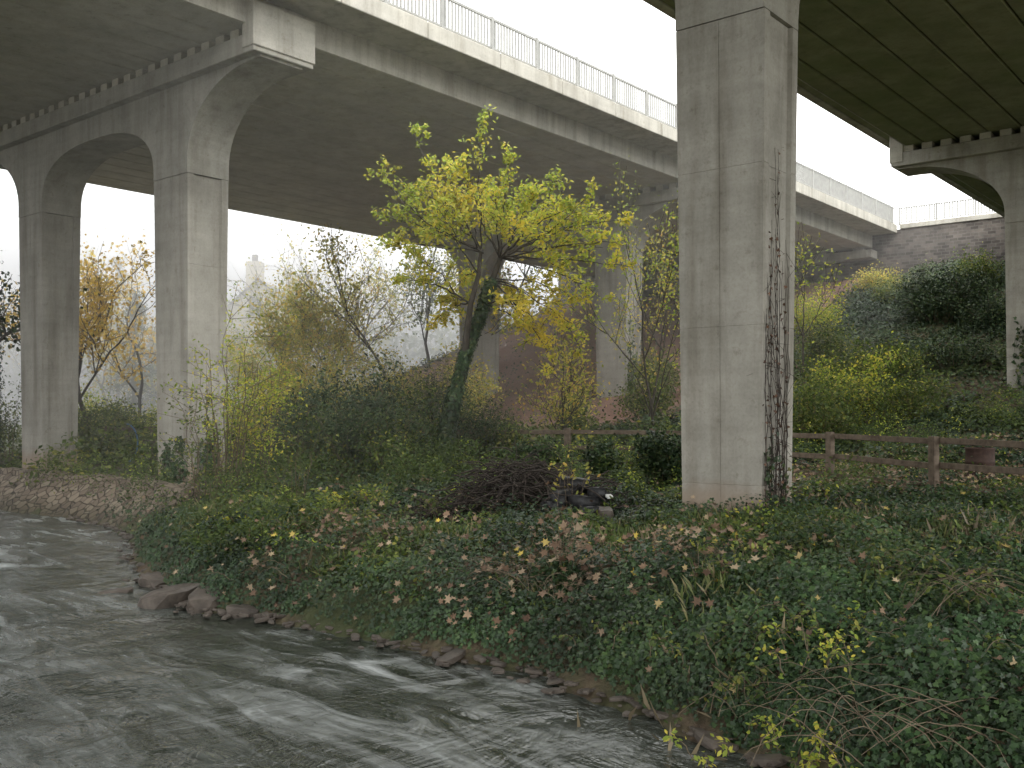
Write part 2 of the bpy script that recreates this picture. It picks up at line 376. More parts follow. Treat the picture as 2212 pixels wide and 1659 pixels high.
def bridge(qs,qe,t0,t1,piers,soff,cols,zbs,railside):
    e=empty('road_bridge')
    B=Boxes();q=qs
    while q<qe-.3:
        q2=min(q+1.02,qe);B.add(t0,t1,q,q2-.045,9.25,9.97);q=q2
    B.make('deck_beams',soff,e,.03)
    B=Boxes();B.add(t0,t1,qs-.02,qs+.012,9.262,9.955);B.add(t0,t1,qe-.05,qe-.01,9.262,9.955);B.make('deck_fascia',M_deckc,e)
    B=Boxes();B.add(t0+.01,t1,qs-1.3,qe+1.3,9.96,10.25);B.make('deck_slab',M_soffg if soff is M_soffg else M_deckc,e)
    B=Boxes()
    for a in (qs-1.4,qe+1.08):
        tt=t0
        while tt<t1:
            B.add(tt,min(tt+3.0,t1)-.02,a,a+.32,9.93,10.4);tt+=3.0
    B.make('edge_beam',M_deckc,e,.02)
    for i,(tp,zb) in enumerate(zip(piers,zbs)): pier(e,i,tp,cols[0][0]-3.2,cols,cols[-1][1]+3.6,zb)
    B=Boxes()
    for qr in railside:
        tt=5
        while tt<t1:
            B.add(tt-.05,tt+.05,qr-.04,qr+.04,10.4,11.42)
            t2=min(tt+2.1,t1)
            B.add(tt+.05,t2-.05,qr-.03,qr+.03,11.32,11.39);B.add(tt+.05,t2-.05,qr-.02,qr+.02,10.5,10.55)
            b=tt+.14
            while b<t2-.08: B.add(b-.032,b+.032,qr-.015,qr+.015,10.55,11.32);b+=.135
            tt+=2.1
    B.make('parapet_railing',M_steel,e)
    return e
bridge(19.9,38.8,-35,56.2,[14.5,35.3],M_soff,[(22.8,24.4),(30.8,32.35)],[-3.2,-2.5],[18.68])
bridge(-7.6,11.4,-35,56.2,[14.2,35.5],M_soffg,[(-1.3,.3),(6.67,8.22)],[-3.2,-2.5],[12.56])
B=Boxes();B.add(56.22,57.0,-12,42,4.5,10.15);o=B.make('abutment_stone_wall',M_stone)
B=Boxes();B.add(56.12,57.05,12.85,18.35,10.15,10.42);B.make('wall_coping',M_deckc,o,.02)
B=Boxes();
for (a,b) in ((19.9,38.8),(-7.6,11.4)):
    B.add(55.3,56.2,a-.3,b+.3,8.6,9.05)
    qq=a+.3
    while qq<b: B.add(55.4,56.1,qq,qq+.5,9.05,9.24);qq+=2.04
B.make('abutment_bearing_shelf',M_conc,o,.02)
B=Boxes();qq=18.5
while qq>12.6:
    B.add(56.46,56.54,qq-.04,qq+.04,10.42,11.42)
    q2=max(qq-2.0,12.6);B.add(56.47,56.53,q2+.04,qq-.04,11.33,11.39);B.add(56.48,56.52,q2+.04,qq-.04,10.52,10.56)
    b=qq-.14
    while b>q2+.06: B.add(56.482,56.518,b-.030,b+.030,10.56,11.33);b-=.135
    qq-=2.0
B.make('wall_railing',M_steel,o)

# ------------------------------------------------------------------ cobbled apron
low=[(-8.35,22.0),(-9.9,24.1),(-12.1,26.4),(-14.6,28.3),(-17.2,30.6)]
V=[];F=[]
lo=np.array(low);tan=nrmz(np.gradient(lo,axis=0));nor=np.stack([tan[:,1],-tan[:,0]],-1)*1.0
if nor[2][0]<0: nor=-nor
dens=[]
for s in np.linspace(0,len(low)-1,41):
    k=min(int(s),len(low)-2);f=s-k
    dens.append(((lo[k]*(1-f)+lo[k+1]*f),nrmz((nor[k]*(1-f)+nor[k+1]*f)[None])[0]))
offs=[(-.15,-3.0),(.2,-2.7),(.5,-2.42),(.8,-2.15),(1.05,-1.93),(1.1,-1.76),(1.4,-1.75),(1.41,-1.84),(2.6,-1.88),(2.62,-3.2)]
rows=len(offs)
for a_,(p,n) in enumerate(dens):
    for (o_,z) in offs: V.append((p[0]+n[0]*o_,p[1]+n[1]*o_,z+.03*math.sin(p[0]*3)))
for a in range(40):
    for b in range(rows-1):
        k=a*rows+b;F.append((k,k+rows,k+rows+1,k+1))
F.append(tuple(range(rows)))
mesh_py('cobbled_river_wall',V,F,M_cob,None,False)

# ------------------------------------------------------------------ rocks
import bmesh
def rocks(name,lst,mat,parent=None,smooth=False):
    bm=bmesh.new()
    for (x,y,z,sx,sy,sz,s) in lst:
        r=bmesh.ops.create_icosphere(bm,subdivisions=2,radius=1)
        an=s*7.1;ca,sa=math.cos(an),math.sin(an)
        for v in r['verts']:
            c=v.co;k=1+.5*(float(vn(c.x*1.6+s*3,c.y*1.6+c.z*1.3,s))-.5)
            a,b,cz=max(-.75,min(.75,c.x*k))*sx,max(-.75,min(.75,c.y*k))*sy,max(-.7,min(.6,c.z*k))*sz
            v.co=(x+a*ca-b*sa,y+a*sa+b*ca,z+cz+a*.12)
    me=bpy.data.meshes.new(name);bm.to_mesh(me);bm.free();me.materials.append(mat)
    if smooth: me.polygons.foreach_set('use_smooth',[True]*len(me.polygons))
    return link(bpy.data.objects.new(name,me),parent)
rl=[(-5.0,14.5,-2.72,.6,.34,.24,1),(-4.35,14.15,-2.72,.4,.3,.26,2),(-5.7,16.0,-2.75,.4,.3,.16,3),(-3.7,13.7,-2.76,.3,.24,.14,4),(-6.2,15.4,-2.84,.4,.2,.12,8)]
for k in range(650):
    j=rng.integers(3,17);f=rng.random();p=RIV[j]*(1-f)+RIV[j+1]*f
    s=rng.uniform(.02,.07)*(1.9 if rng.random()<.1 else 1)
    rl.append((p[0]+rng.normal(0,.16),p[1]+rng.normal(0,.16),WATER+.02+rng.uniform(0,.05),s*rng.uniform(.9,2.2),s,s*.5,k*.37))
rocks('river_rocks',rl,M_rock)

# ------------------------------------------------------------------ vegetation
def gpts(n,ylo,yhi,wid=.6,xmin=-40,xmax=40,pw=1.0,dmin=.05):
    y=ylo+(yhi-ylo)*rng.random(n)**pw
    x=(rng.random(n)*2-1)*(y*wid+1.5)
    d=river_sd(x,y);k=(d>dmin)&(x>xmin)&(x<xmax)
    return x[k],y[k],d[k]
def gnorm(x,y):
    e=.15;hx=(hgt(x+e,y)-hgt(x-e,y))/(2*e);hy=(hgt(x,y+e)-hgt(x,y-e))/(2*e)
    return nrmz(np.stack([-hx,-hy,np.ones_like(hx)],-1))
def notcol(x,y,pad=.12):
    t,q=TQ(x,y);k=np.ones(x.shape,bool)
    for (a,b,c,d) in ((14.5,15.75,22.8,24.4),(14.5,15.75,30.8,32.4),(14.2,15.45,6.67,8.2),(35.5,36.8,6.67,8.2),(35.3,36.6,22.8,24.4)):
        k&=~((t>a-pad+.1)&(t<b+pad)&(q>c-pad+.1)&(q<d+pad))
    return k
LIT=lambda x,y: np.maximum(np.exp(-(((x-1.2)/1.9)**2+((y-12.2)/1.2)**2)),.7*np.exp(-(((x+2.4)/1.4)**2+((y-14.8)/1.0)**2)))
def ivycarpet(n,y0,y1,tm,s0,s1):
    x,y,d=gpts(n,y0,y1,.6,-10.5,16,.95,.0)
    m_=notcol(x,y);x,y,d=x[m_],y[m_],d[m_]
    dn=fbm(x*.55,y*.55,31,4)
    prob=np.clip((dn-.36)*5+np.clip(2.2-d,0,1)*1.2+np.clip(13-y,0,3)*.25,.35,1)*np.interp(y,[5,17,21,25],[1,.9,.5,.2])
    prob*=1-.3*LIT(x,y)
    k=rng.random(len(x))<prob;x,y,d=x[k],y[k],d[k]
    lift=rng.random(len(x))**1.5*(.05+.6*np.clip(fbm(x*1.4,y*1.4,33,3)-.3,0,1)*1.4)
    z=hgt(x,y)+.015+lift
    nn=gnorm(x,y)+rng.normal(0,.42,(len(x),3))+np.array([0,-.25,0])
    rn=np.clip(rng.random(len(x))*.7+1.1*(fbm(x*.5,y*.5,37,3)-.4),0,1)
    leaves('ivy_ground_cover',np.stack([x,y,z],-1),nn,rng.uniform(s0,s1,len(x)),L_ivy,tm,rnd=rn)
ivycarpet(290000,5.0,15.5,'ivy',.036,.072)
ivycarpet(150000,15.5,26,'quad',.06,.11)
def herbs(n,ylo,yhi,s,thr,hk,mat,s0,s1,dm=.4,tm='oval'):
    x,y,d=gpts(n,ylo,yhi,.6,-14,16,.75,dm)
    m_=notcol(x,y,.2);x,y,d=x[m_],y[m_],d[m_]
    c=fbm(x*.9,y*.9,s,4)
    w=np.clip((c-thr)*6,0,1)*np.clip((y-10)/5,.15,1)
    w*=np.where((x>5)&(y<26),.35,1)*np.where((np.abs(x-.3)<2.4)&(np.abs(y-16.6)<1.5),.1,1)
    k=rng.random(len(x))<w;x,y,c=x[k],y[k],c[k]
    hh=np.clip((c-thr+.05)*3.2,0,1)*np.interp(y,[8,16,22,30],[.2,.42,.9,1.1])*hk
    z=hgt(x,y)+.03+hh*rng.random(len(x))**.7
    leaves('undergrowth',np.stack([x,y,z],-1),rng.normal(0,.6,(len(x),3))+[0,-.2,1],rng.uniform(s0,s1,len(x)),mat,tm,rnd=np.clip(rng.normal(.42,.22,len(x))+.7*(fbm(x*.4,y*.4,s+3,2)-.5),0,1))
herbs(280000,7,31,41,.46,1,L_mid,.05,.10)
herbs(60000,12,30,141,.56,1.2,L_lime,.05,.09,1)
herbs(50000,8,30,241,.54,.8,L_dark,.06,.12)
def slope(n,s0,s1,mat,k1,hh,right=False):
    x=rng.uniform(-8,40,n);y=rng.uniform(20,66,n)
    t_,q_=TQ(x,y)
    ds=np.where(np.abs(x)<y*.62+2,1,0)*(t_>24.5)*(t_<55.8)*(q_<(19 if right else 41))
    c=fbm(x*.45,y*.45,51,4)
    under=((q_>19.5)&(q_<40)&(t_>27)).astype(float)
    w=ds*np.clip((c-.30)*4,.3 if right else .1,1)*(1-.9*under)*np.interp(t_,[24,28],[.25,1])
    k=rng.random(len(x))<w*k1;x,y,c,t_=x[k],y[k],c[k],t_[k]
    z=hgt(x,y)+.03+rng.random(len(x))**1.3*(.12+hh*np.clip(c-.42,0,1))
    leaves('ivy_ground_cover',np.stack([x,y,z],-1),gnorm(x,y)+rng.normal(0,.5,(len(x),3)),rng.uniform(s0,s1,len(x)),mat,'quad',rnd=np.clip(rng.random(len(x))*.7+1.4*(fbm(x*.25,y*.25,57,2)-.4),0,1))
slope(240000,.10,.2,L_dark,.8,1.5)
slope(330000,.11,.2,L_dark,1,1.6,True)
slope(100000,.08,.15,L_mid,.35,3.0,True)
# meadow behind, left
x=rng.uniform(-50,8,110000);y=rng.uniform(28,75,110000)
d=river_sd(x,y);c=fbm(x*.3,y*.3,61,4);t_,q_=TQ(x,y)
k=(d>.3)&(np.abs(x)<y*.6+2)&(c>.36)&(t_<30);x,y,c=x[k],y[k],c[k]
z=hgt(x,y)+rng.random(len(x))*(.1+4.0*np.clip(c-.4,0,1))
leaves('meadow_undergrowth',np.stack([x,y,z],-1),rng.normal(0,.7,(len(x),3))+[0,0,1],rng.uniform(.12,.24,len(x)),L_mid,'quad')
# fallen leaves
x,y,d=gpts(34000,5.5,26,.6,-9,16,.8,.05)
m_=notcol(x,y);x,y,d=x[m_],y[m_],d[m_]
litter=np.maximum(LIT(x,y),((x>4.5)&(y>17)).astype(float)*.9)
k=rng.random(len(x))<(.06+.9*litter);x,y=x[k],y[k]
z=hgt(x,y)+.08+rng.random(len(x))*.26
leaves('fallen_leaves',np.stack([x,y,z],-1),gnorm(x,y)+rng.normal(0,.45,(len(x),3))+[0,-.2,0],rng.uniform(.05,.13,len(x)),L_brown,'maple',rnd=rng.random(len(x)))
x=rng.uniform(4,16,22000);y=rng.uniform(17,27,22000);k=(np.abs(x)<y*.6)
x,y=x[k],y[k];z=hgt(x,y)+.03
leaves('leaf_litter',np.stack([x,y,z],-1),rng.normal(0,.3,(len(x),3))+[0,0,1],rng.uniform(.06,.12,len(x)),L_brown,'quad',rnd=rng.random(len(x))*.9)
# grass
x,y,d=gpts(300000,9,27,.6,-10,16,.8,.6)
m_=notcol(x,y,.05);x,y,d=x[m_],y[m_],d[m_]
c=fbm(x*.8,y*.8,71,4);w=np.clip((c-.56)*7,0,.6)*np.clip((y-9)/4,0,1)
w=np.maximum(w,.9*np.exp(-(((x-5)/3.5)**2+((y-14.4)/.9)**2)));w=np.maximum(w,.9*np.exp(-(((x+5.3)/1.3)**2+((y-19)/2.5)**2)))
k=rng.random(len(x))<w;x,y=x[k],y[k];z=hgt(x,y)
b=np.stack([rng.normal(0,.6,len(x)),rng.normal(0,.6,len(x)),np.ones(len(x))],-1)
leaves('grass',np.stack([x,y,z],-1),b,rng.uniform(.10,.27,len(x)),L_grass,'blade',bdir=b)
tx,ty=[],[]
for (px,z_,n) in ((1500,8.6,40),(2150,13.5,260),(2190,12.0,160),(1930,14,100),(1390,13.2,60),(760,15,50),(2060,14.3,120),(1850,15.5,90)):
    tx+=list(S(px,z_)+rng.normal(0,.5,n));ty+=list(z_+rng.normal(0,.5,n))
tx=np.array(tx);ty=np.array(ty);b=np.stack([rng.normal(0,1.2,len(tx)),rng.normal(0,1.2,len(tx)),np.ones(len(tx))],-1)
leaves('dry_grass',np.stack([tx,ty,hgt(tx,ty)],-1),b,rng.uniform(.15,.38,len(tx)),L_dry,'blade',bdir=b)

def unit(v): return v/np.linalg.norm(v)
def grow(tb,tips,p,d,L,r,depth,up,wan,kids,minr=.006):
    n=6;pts=[p];
    for i in range(n):
        d=unit(d+rng.normal(0,wan,3)+np.array([0,0,up]));p=p+d*L/n;pts.append(p)
    tb.add(pts,np.maximum(np.linspace(r,r*.5,n+1),minr))
    if depth<=1: tips.append(np.array(pts))
    if depth==0: return
    for k in range(kids):
        j=rng.integers(2,n+1);q=rng.normal(size=3);q[2]=abs(q[2])*.4;nd=unit(unit(np.array(pts[j])-pts[j-1])*.7+unit(q)*.85)
        grow(tb,tips,pts[j],nd,L*rng.uniform(.5,.75),r*.48,depth-1,up,wan,kids,minr)
    grow(tb,tips,p,d,L*.7,r*.5,depth-1,up,wan,kids,minr)
def tipleaves(tips,per,sig):
    out=[]
    for t in tips:
        f=rng.random(per)*(len(t)-1);i=np.minimum(f.astype(int),len(t)-2);g=(f-i)[:,None]
        out.append(t[i]*(1-g)+t[i+1]*g+rng.normal(0,sig,(per,3)))
    return np.concatenate(out)
def tree(name,px,z,H,mat,bark,per,lsize,kids=3,depth=3,lean=(0,0),up=.08,wan=.16,r=None,sig=.2,tm='quad',ivy=0,L0=.42,x=None):
    x=S(px,z) if x is None else x
    g=float(hgt(x,z));e=empty(name)
    tb=Tubes(6);tips=[]
    r=r or H*.018
    grow(tb,tips,np.array([x,z,g-.1]),unit(np.array([lean[0],lean[1],1.0])),H*L0,r,depth,up,wan,kids)
    tb.make('trunk_and_branches',bark,e)
    if per:
        p=tipleaves(tips,per,sig);leaves('leaves',p,rng.normal(size=p.shape)+[0,0,.5],rng.uniform(.7,1.3,len(p))*lsize,mat,tm,e)
    if ivy:
        zz=rng.random(ivy)*H*.5;th=rng.random(ivy)*6.28
        p=np.stack([x+lean[0]*zz+np.cos(th)*r*1.7,z+lean[1]*zz+np.sin(th)*r*1.7,g+zz],-1)+rng.normal(0,.08,(ivy,3))
        leaves('ivy',p,np.stack([np.cos(th),np.sin(th),th*0+.4],-1),.12,L_ivy,'quad',e)
    return e
def shrub(name,px,z,rx,H,nst,per,lsize,mat,bark=M_twig,sig=.12,droop=0,tm='oval',x=None,fmin=.25,r=.012):
    x=S(px,z) if x is None else x
    g=float(hgt(x,z));e=empty(name);tb=Tubes(4);pp=[]
    for k in range(nst):
        a=rng.random()*6.28;rr=rx*math.sqrt(rng.random());hh=H*rng.uniform(.45,1)*math.sqrt(max(.1,1-.6*(rr/rx)**2))
        p0=np.array([x+math.cos(a)*rr*.25,z+math.sin(a)*rr*.25,g-.05]);p2=np.array([x+math.cos(a)*rr,z+math.sin(a)*rr,g+hh])
        p1=np.array([p0[0]*.6+p2[0]*.4,p0[1]*.6+p2[1]*.4,g+hh*(.65+droop)])+rng.normal(0,.1*rx,3)
        f=np.linspace(0,1,9)[:,None];pts=(1-f)**2*p0+2*f*(1-f)*p1+f*f*p2
        pts=pts+rng.normal(0,.02*H,pts.shape)*f
        tb.add(pts,np.linspace(r,r*.3,9));pp.append(pts)
        for _ in range(3):
            j=rng.integers(3,8);d=rng.normal(0,1,3);d[2]=abs(d[2])*.6;q=pts[j]+unit(d)*np.linspace(0,1,6)[:,None]*H*rng.uniform(.12,.28)
            tb.add(q,np.linspace(r*.5,r*.25,6));pp.append(q)
    tb.make('stems',bark,e)
    out=[]
    for t in pp:
        m=len(t);f=(fmin if m==9 else 0)+rng.random(per)*(1-(fmin if m==9 else 0));f=f*(m-1.001);i=f.astype(int);gq=(f-i)[:,None]
        out.append(t[i]*(1-gq)+t[i+1]*gq+rng.normal(0,sig,(per,3)))
    p=np.concatenate(out);leaves('leaves',p,rng.normal(size=p.shape)*.7+[0,-.1,.7],rng.uniform(.7,1.3,len(p))*lsize,mat,tm,e)
    return e
# ---- hero tree
def hero():
    e=empty('ivy_clad_cherry_tree');Z=26.0;sc=Z/2144
    def W(px,py,dz=0): return np.array([(px-1106)*sc,Z+dz,(890-py)*sc])
    tb=Tubes(8)
    trunk=[W(950,1035),W(958,980),W(968,920),W(985,840),W(1005,770),W(1020,725,.1),W(1045,660,.2),W(1062,605,.25),W(1080,555,.3)]
    tb.add(trunk,[.24,.18,.16,.15,.14,.13,.10,.085,.07])
    fork=[trunk[4],W(1008,730,-.2),W(1018,660,-.4),W(1035,600,-.5),W(1040,550,-.5)];tb.add(fork,[.11,.09,.075,.06,.045])
    tb2=Tubes(5);tips=[]
    top=trunk[-1];ft=fork[-1]
    ends=[(ft,892,275,-.6),(ft,1035,292,-1),(top,1095,350,.3),(top,1212,365,.4),(top,1268,425,-.5),(top,1335,475,.2),(top,1350,580,-.3),(top,1310,520,1.2),(ft,835,400,-.8),(ft,825,468,.3),(ft,880,400,.8),(ft,960,340,.5),(ft,850,540,-.9),(ft,920,440,-1.6),(top,1150,430,-1.4),(top,1220,480,-1.8),(top,1040,400,1.8),(top,1180,420,1.9),
          (trunk[-2],1235,700,-.6),(trunk[-2],1245,640,.6),(trunk[-2],1200,790,.2),(trunk[-3],1150,700,-1.2),(fork[2],870,610,-.5),(fork[2],900,560,-1.3),(fork[3],960,480,-2.0),(top,1070,450,-2.0),(top,1130,520,-2.2),(top,1340,540,-1.2),(ft,990,430,0),(top,1100,440,.8),(ft,900,480,1.5),(top,1250,560,1.8),(trunk[-3],1190,740,.9),(trunk[-2],1260,750,.3),(fork[2],950,640,.6),(fork[2],930,690,1.0),(fork[3],980,600,1.6),(trunk[-2],1120,640,1.3),(top,1300,640,.4),(top,1290,460,1.0),(top,1010,370,-.8)]
    for (s,px,py,dz) in ends:
        en=W(px,py,dz);mid=(s+en)/2+np.array([0,0,.10*np.linalg.norm(en-s)*(1 if py<600 else 1.9)])+rng.normal(0,.12,3)
        if py<430: mid=s*.45+en*.55+np.array([(en[0]-s[0])*.15,0,-.25])
        f=np.linspace(0,1,12)[:,None];pts=(1-f)**2*s+2*f*(1-f)*mid+f*f*en;pts=pts+rng.normal(0,.03,pts.shape)
        tb2.add(pts,np.linspace(.026,.005,12));tips.append(pts[5:])
        Ld=np.linalg.norm(en-s);
        for k in range(13):
            j=rng.integers(4,12);fr=j/11
            d=unit(pts[min(j+1,11)]-pts[j-1])*.6+unit(rng.normal(size=3)*[1,1,.6])*.8+np.array([0,0,.25 if py<600 else -.2])
            L=(1.15-.8*fr)*rng.uniform(.5,1.1)*min(1,Ld/2.5)
            q=pts[j]+unit(d)*np.linspace(0,1,6)[:,None]*L+np.array([0,0,1])*(np.linspace(0,1,6)**2)[:,None]*L*.15
            tb2.add(q,np.linspace(.008,.003,6));tips.append(q)
            for _ in range(2):
                jj=rng.integers(2,6);d2=unit(d)*.5+unit(rng.normal(size=3))*.7;q2=q[jj]+unit(d2)*np.linspace(0,1,5)[:,None]*L*.5
                tb2.add(q2,np.linspace(.005,.0025,5));tips.append(q2)
    tb.make('trunk',M_bark,e);tb2.make('branches',M_bark,e)
    p=tipleaves(tips,8,.06)
    rel=(p[:,2]-1.5)/6
    rn=np.clip(.95-.5*rel+.6*(fbm(p[:,0]*1.1,p[:,2]*1.1,91,2)-.5)+rng.normal(0,.2,len(p)),0,1)
    leaves('leaves',p,rng.normal(size=p.shape)*.6+[0,-.3,.6],rng.uniform(.09,.15,len(p)),L_lime,'oval',e,rnd=rn)
    tr=np.array(trunk);n=6500;f=rng.random(n)**1.1*(7);i=f.astype(int);g=(f-i)[:,None];th=rng.random(n)*6.28
    rad=.13+.06*rng.random(n)+.06*(i<3)
    p=tr[i]*(1-g)+tr[i+1]*g+np.stack([np.cos(th)*rad,np.sin(th)*rad,rng.normal(0,.05,n)],-1)
    leaves('ivy',p,np.stack([np.cos(th),np.sin(th),.5+0*th],-1)+rng.normal(0,.3,(n,3)),rng.uniform(.06,.11,n),L_ivy,'ivy',e)
hero()
# ---- named trees
tree('orange_maple_tree',175,39,12,L_oran,M_bark,20,.16,4,3,(.05,0),.05,.17,.12,.35,'maple')
tree('orange_maple_tree',300,47,11.5,L_oran,M_bark,18,.17,3,3,(-.05,0),.05,.17,.11,.35,'maple')
tree('ivy_clad_tree',-25,33.5,11,L_dark,M_bark,45,.16,4,3,(0,0),.06,.17,.2,.4,ivy=3000)
tree('ivy_clad_tree',-70,38,12,L_dark,M_bark,45,.16,4,3,(0,0),.06,.17,.2,.4)
for (px,z,H,mt,per,bk) in ((660,60,14,L_yel,3,M_barkp),(570,66,13,L_yel,3,M_barkp),(745,58,12.5,L_yel,10,M_barkp),(810,63,13,L_yel,8,M_barkp),(700,78,16,L_yel,3,M_barkp),(850,52,10,L_yel,12,M_bark),(500,80,14,L_yel,4,M_barkp),(930,60,11,L_mid,12,M_bark),(1010,64,11,L_yel,12,M_bark),(250,62,12,L_yel,16,M_bark),(110,75,14,L_yel,7,M_bark),(1120,66,10,L_mid,10,M_bark),(620,50,7.5,L_yel,18,M_bark),(520,52,7,L_yel,16,M_bark),(970,48,8,L_yel,14,M_bark),(740,48,8,L_yel,16,M_bark)):
    tree('bare_tree' if per<5 else 'autumn_tree',px,z,H,mt,bk,per,.19,4,3,(rng.normal(0,.06),0),.06,.17,H*.010,.35)
tree('silver_birch_tree',1415,30,8.6,L_lime,M_bark,16,.10,3,3,(.03,0),.14,.12,.05,.18,'oval')
tree('silver_birch_tree',1385,33,7.5,L_yel,M_bark,14,.11,3,3,(0,0),.12,.12,.05,.18,'oval')
tree('young_ash_tree',1745,34,7.5,L_lime,M_bark,9,.11,3,3,(.03,0),.12,.12,.05,.2,'oval')
tree('hawthorn_tree',1215,30,4.2,L_yel,M_bark,10,.11,4,3,(0,0),.08,.15,.05,.22,'oval')
def conifer(px,z,H):
    x=S(px,z);g=float(hgt(x,z));e=empty('conifer_tree');tb=Tubes(5);tb.add([(x,z,g),(x,z,g+H*.5),(x,z,g+H)],[.18,.1,.02]);pp=[]
    for k in range(70):
        f=rng.uniform(.15,1);a=rng.random()*6.28;L=(1-f)*H*.26+.3
        s=np.linspace(0,1,5)[:,None];q=np.array([x,z,g+f*H])+s*np.array([math.cos(a)*L,math.sin(a)*L,-.12*L])-np.array([0,0,.15*L])*s**2
        tb.add(q,np.linspace(.03,.01,5));pp.append(q)
    tb.make('trunk',M_bark,e);p=tipleaves(pp,60,.18);leaves('needles',p,rng.normal(size=p.shape)+[0,0,.5],.22,L_dark,'long',e)
conifer(290,58,8.5);conifer(255,72,13);conifer(330,70,8)
n=50000
x=rng.uniform(-95,30,n);y=rng.uniform(88,130,n);c=fbm(x*.09,y*.09,81,4);zt=6+18*np.clip(c-.3,0,1)
z=-1.6+zt*rng.random(n)**.8
leaves('distant_trees',np.stack([x,y,z],-1),rng.normal(size=(n,3)),rng.uniform(.4,.9,n),L_mid,'quad')
# ---- shrubs
Sx=shrub
Sx('spindle_shrub',490,22,1.0,5.0,18,22,.08,L_lime,sig=.09,r=.014,fmin=.3)
Sx('spindle_shrub',440,21.5,.7,3.4,9,18,.075,L_mid,sig=.08,r=.012)
Sx('spindle_shrub',560,23,.9,3.6,12,26,.08,L_lime,sig=.1)
for (px,z,rx,H) in ((700,28,1.6,2.8),(800,27,1.7,3.3),(890,28,1.7,3.8),(960,29.5,1.4,3.2),(650,26.5,1.1,2.2),(1060,28,1.0,2.3),(760,25.5,1.2,2.2),(860,24.8,1.2,2.0)):
    Sx('elder_shrub',px,z,rx,H,30,36,.12,L_dark,sig=.22,fmin=.1,tm='long' if px%100 else 'oval')
    Sx('elder_shrub',px+15,z-.5,rx,H*.8,12,18,.11,L_mid,sig=.18,fmin=.2)
for (px,z,rx,H) in ((610,33,1.5,4.6),(700,36,2,5.2),(560,36,1.5,4.2),(770,38,2,5.2),(650,42,2.2,5.4),(860,40,2,5.0),(1000,38,1.4,4.0)):
    Sx('hazel_shrub',px,z,rx,H,26,28,.12,L_yel,sig=.2)
for (px,z,rx,H) in ((210,38,1.6,2.4),(265,41,1.6,2.2),(190,43,1.4,3.2),(310,44,1.8,2.4),(20,36,2.0,3.4),(240,34,1.0,1.1)):
    Sx('field_shrub',px,z,rx,H,26,26,.12,L_lime if px in (190,310) else L_mid,sig=.18)
for (px,z,rx,H) in ((1435,21,.65,1.35),(1300,22,.3,1.15),(1170,24,.8,1.1),(1480,23,.9,1.0)):
    Sx('ivy_bush',px,z,rx,H,24,80,.07,L_ivy,sig=.09,tm='ivy',fmin=0)
for (px,z,rx,H,mt) in ((1790,31,1.6,2.6,L_mid),(1870,32,1.8,2.6,L_lime),(1960,31,1.6,2.0,L_mid),(1840,35,1.8,2.2,L_mid),(1760,29,1.2,1.8,L_mid),(1790,40,1.6,2.0,L_mid),(1750,44,1.4,2.8,L_lime),(1890,50,1.2,1.6,L_yel),(2120,47,1.4,1.6,L_mid),(2140,40,1.3,1.4,L_dark),(1930,47,1.4,1.3,L_mid),(1400,35,1.0,2.6,L_mid),(1440,40,1.5,2.6,L_mid),(1235,34,.8,1.6,L_mid),(1920,36,1.6,1.6,L_mid),(2060,36,1.6,1.2,L_dark)):
    Sx('embankment_shrub',px,z,rx,H,26,26,.11,mt,sig=.2)
for (px,z,rx,H) in ((2035,42,1.5,2.6),(2000,43,1.2,2.0),(2085,43,1.2,1.9)):
    Sx('holly_bush',px,z,rx,H,30,46,.12,L_dark,sig=.25,fmin=.1,tm='quad')
# ---- foreground brambles and saplings
def bramble(name,px,z,n,L,mat,lsize,per,spread=.6,stem=M_twig,hz=.6,tm='oval'):
    x=S(px,z);g=float(hgt(x,z));e=empty(name);tb=Tubes(4);pp=[]
    for k in range(n):
        a=rng.random()*6.28;l=L*rng.uniform(.5,1.1);s=np.linspace(0,1,10)[:,None]
        b=np.array([x+rng.normal(0,spread*.5),z+rng.normal(0,spread*.5),g])
        d=np.array([math.cos(a)*spread,math.sin(a)*spread,0])
        q=b+d*l*s+np.array([0,0,1])*l*(hz*2*s-hz*1.7*s**2)+np.cumsum(rng.normal(0,.012,(10,3)),0)
        tb.add(q,np.linspace(.005,.002,10));pp.append(q)
    tb.make('stems',stem,e)
    if per:
        p=tipleaves(pp,per,.035);leaves('leaves',p,rng.normal(size=p.shape)*.5+[0,-.3,.8],rng.uniform(.7,1.3,len(p))*lsize,mat,tm,e)
for (px,z,n,L,mt,ls,per) in ((1560,9.3,12,.8,L_mid,.06,16),(1640,8.4,12,.9,L_mid,.06,16),(1760,7.6,14,.8,L_lime,.055,20),(1850,7.0,14,.7,L_mid,.055,20),(1740,9.2,14,.9,L_mid,.06,18),(1560,11.5,12,.9,L_mid,.065,16),(2100,9.0,14,1.0,L_mid,.06,16),(1980,8.0,14,.9,L_mid,.06,18),(2160,7.4,14,.9,L_ivy,.06,16),(2180,11,14,1.1,L_mid,.07,14),(2030,13.5,12,.9,L_mid,.07,14),(550,17,8,.8,L_lime,.07,14),(1500,13.6,10,.7,L_mid,.07,16),(900,17,10,.9,L_mid,.08,16),(760,18,12,1.0,L_lime,.08,14),(1060,15.5,9,.7,L_mid,.07,14),(2150,9.8,14,1.0,L_mid,.06,16),(2000,10.5,14,.9,L_mid,.06,18),(1350,10.3,8,.5,L_mid,.05,14),(700,15.5,10,.7,L_mid,.07,14),(850,14.6,8,.6,L_mid,.06,14),(1690,8.0,12,.7,L_lime,.055,18),(1260,19,12,.9,L_mid,.08,16),(1040,19,12,1.0,L_lime,.08,14),(1800,8.6,12,.8,L_lime,.055,16)):
    bramble('bramble',px,z,n,L,mt,ls,per)
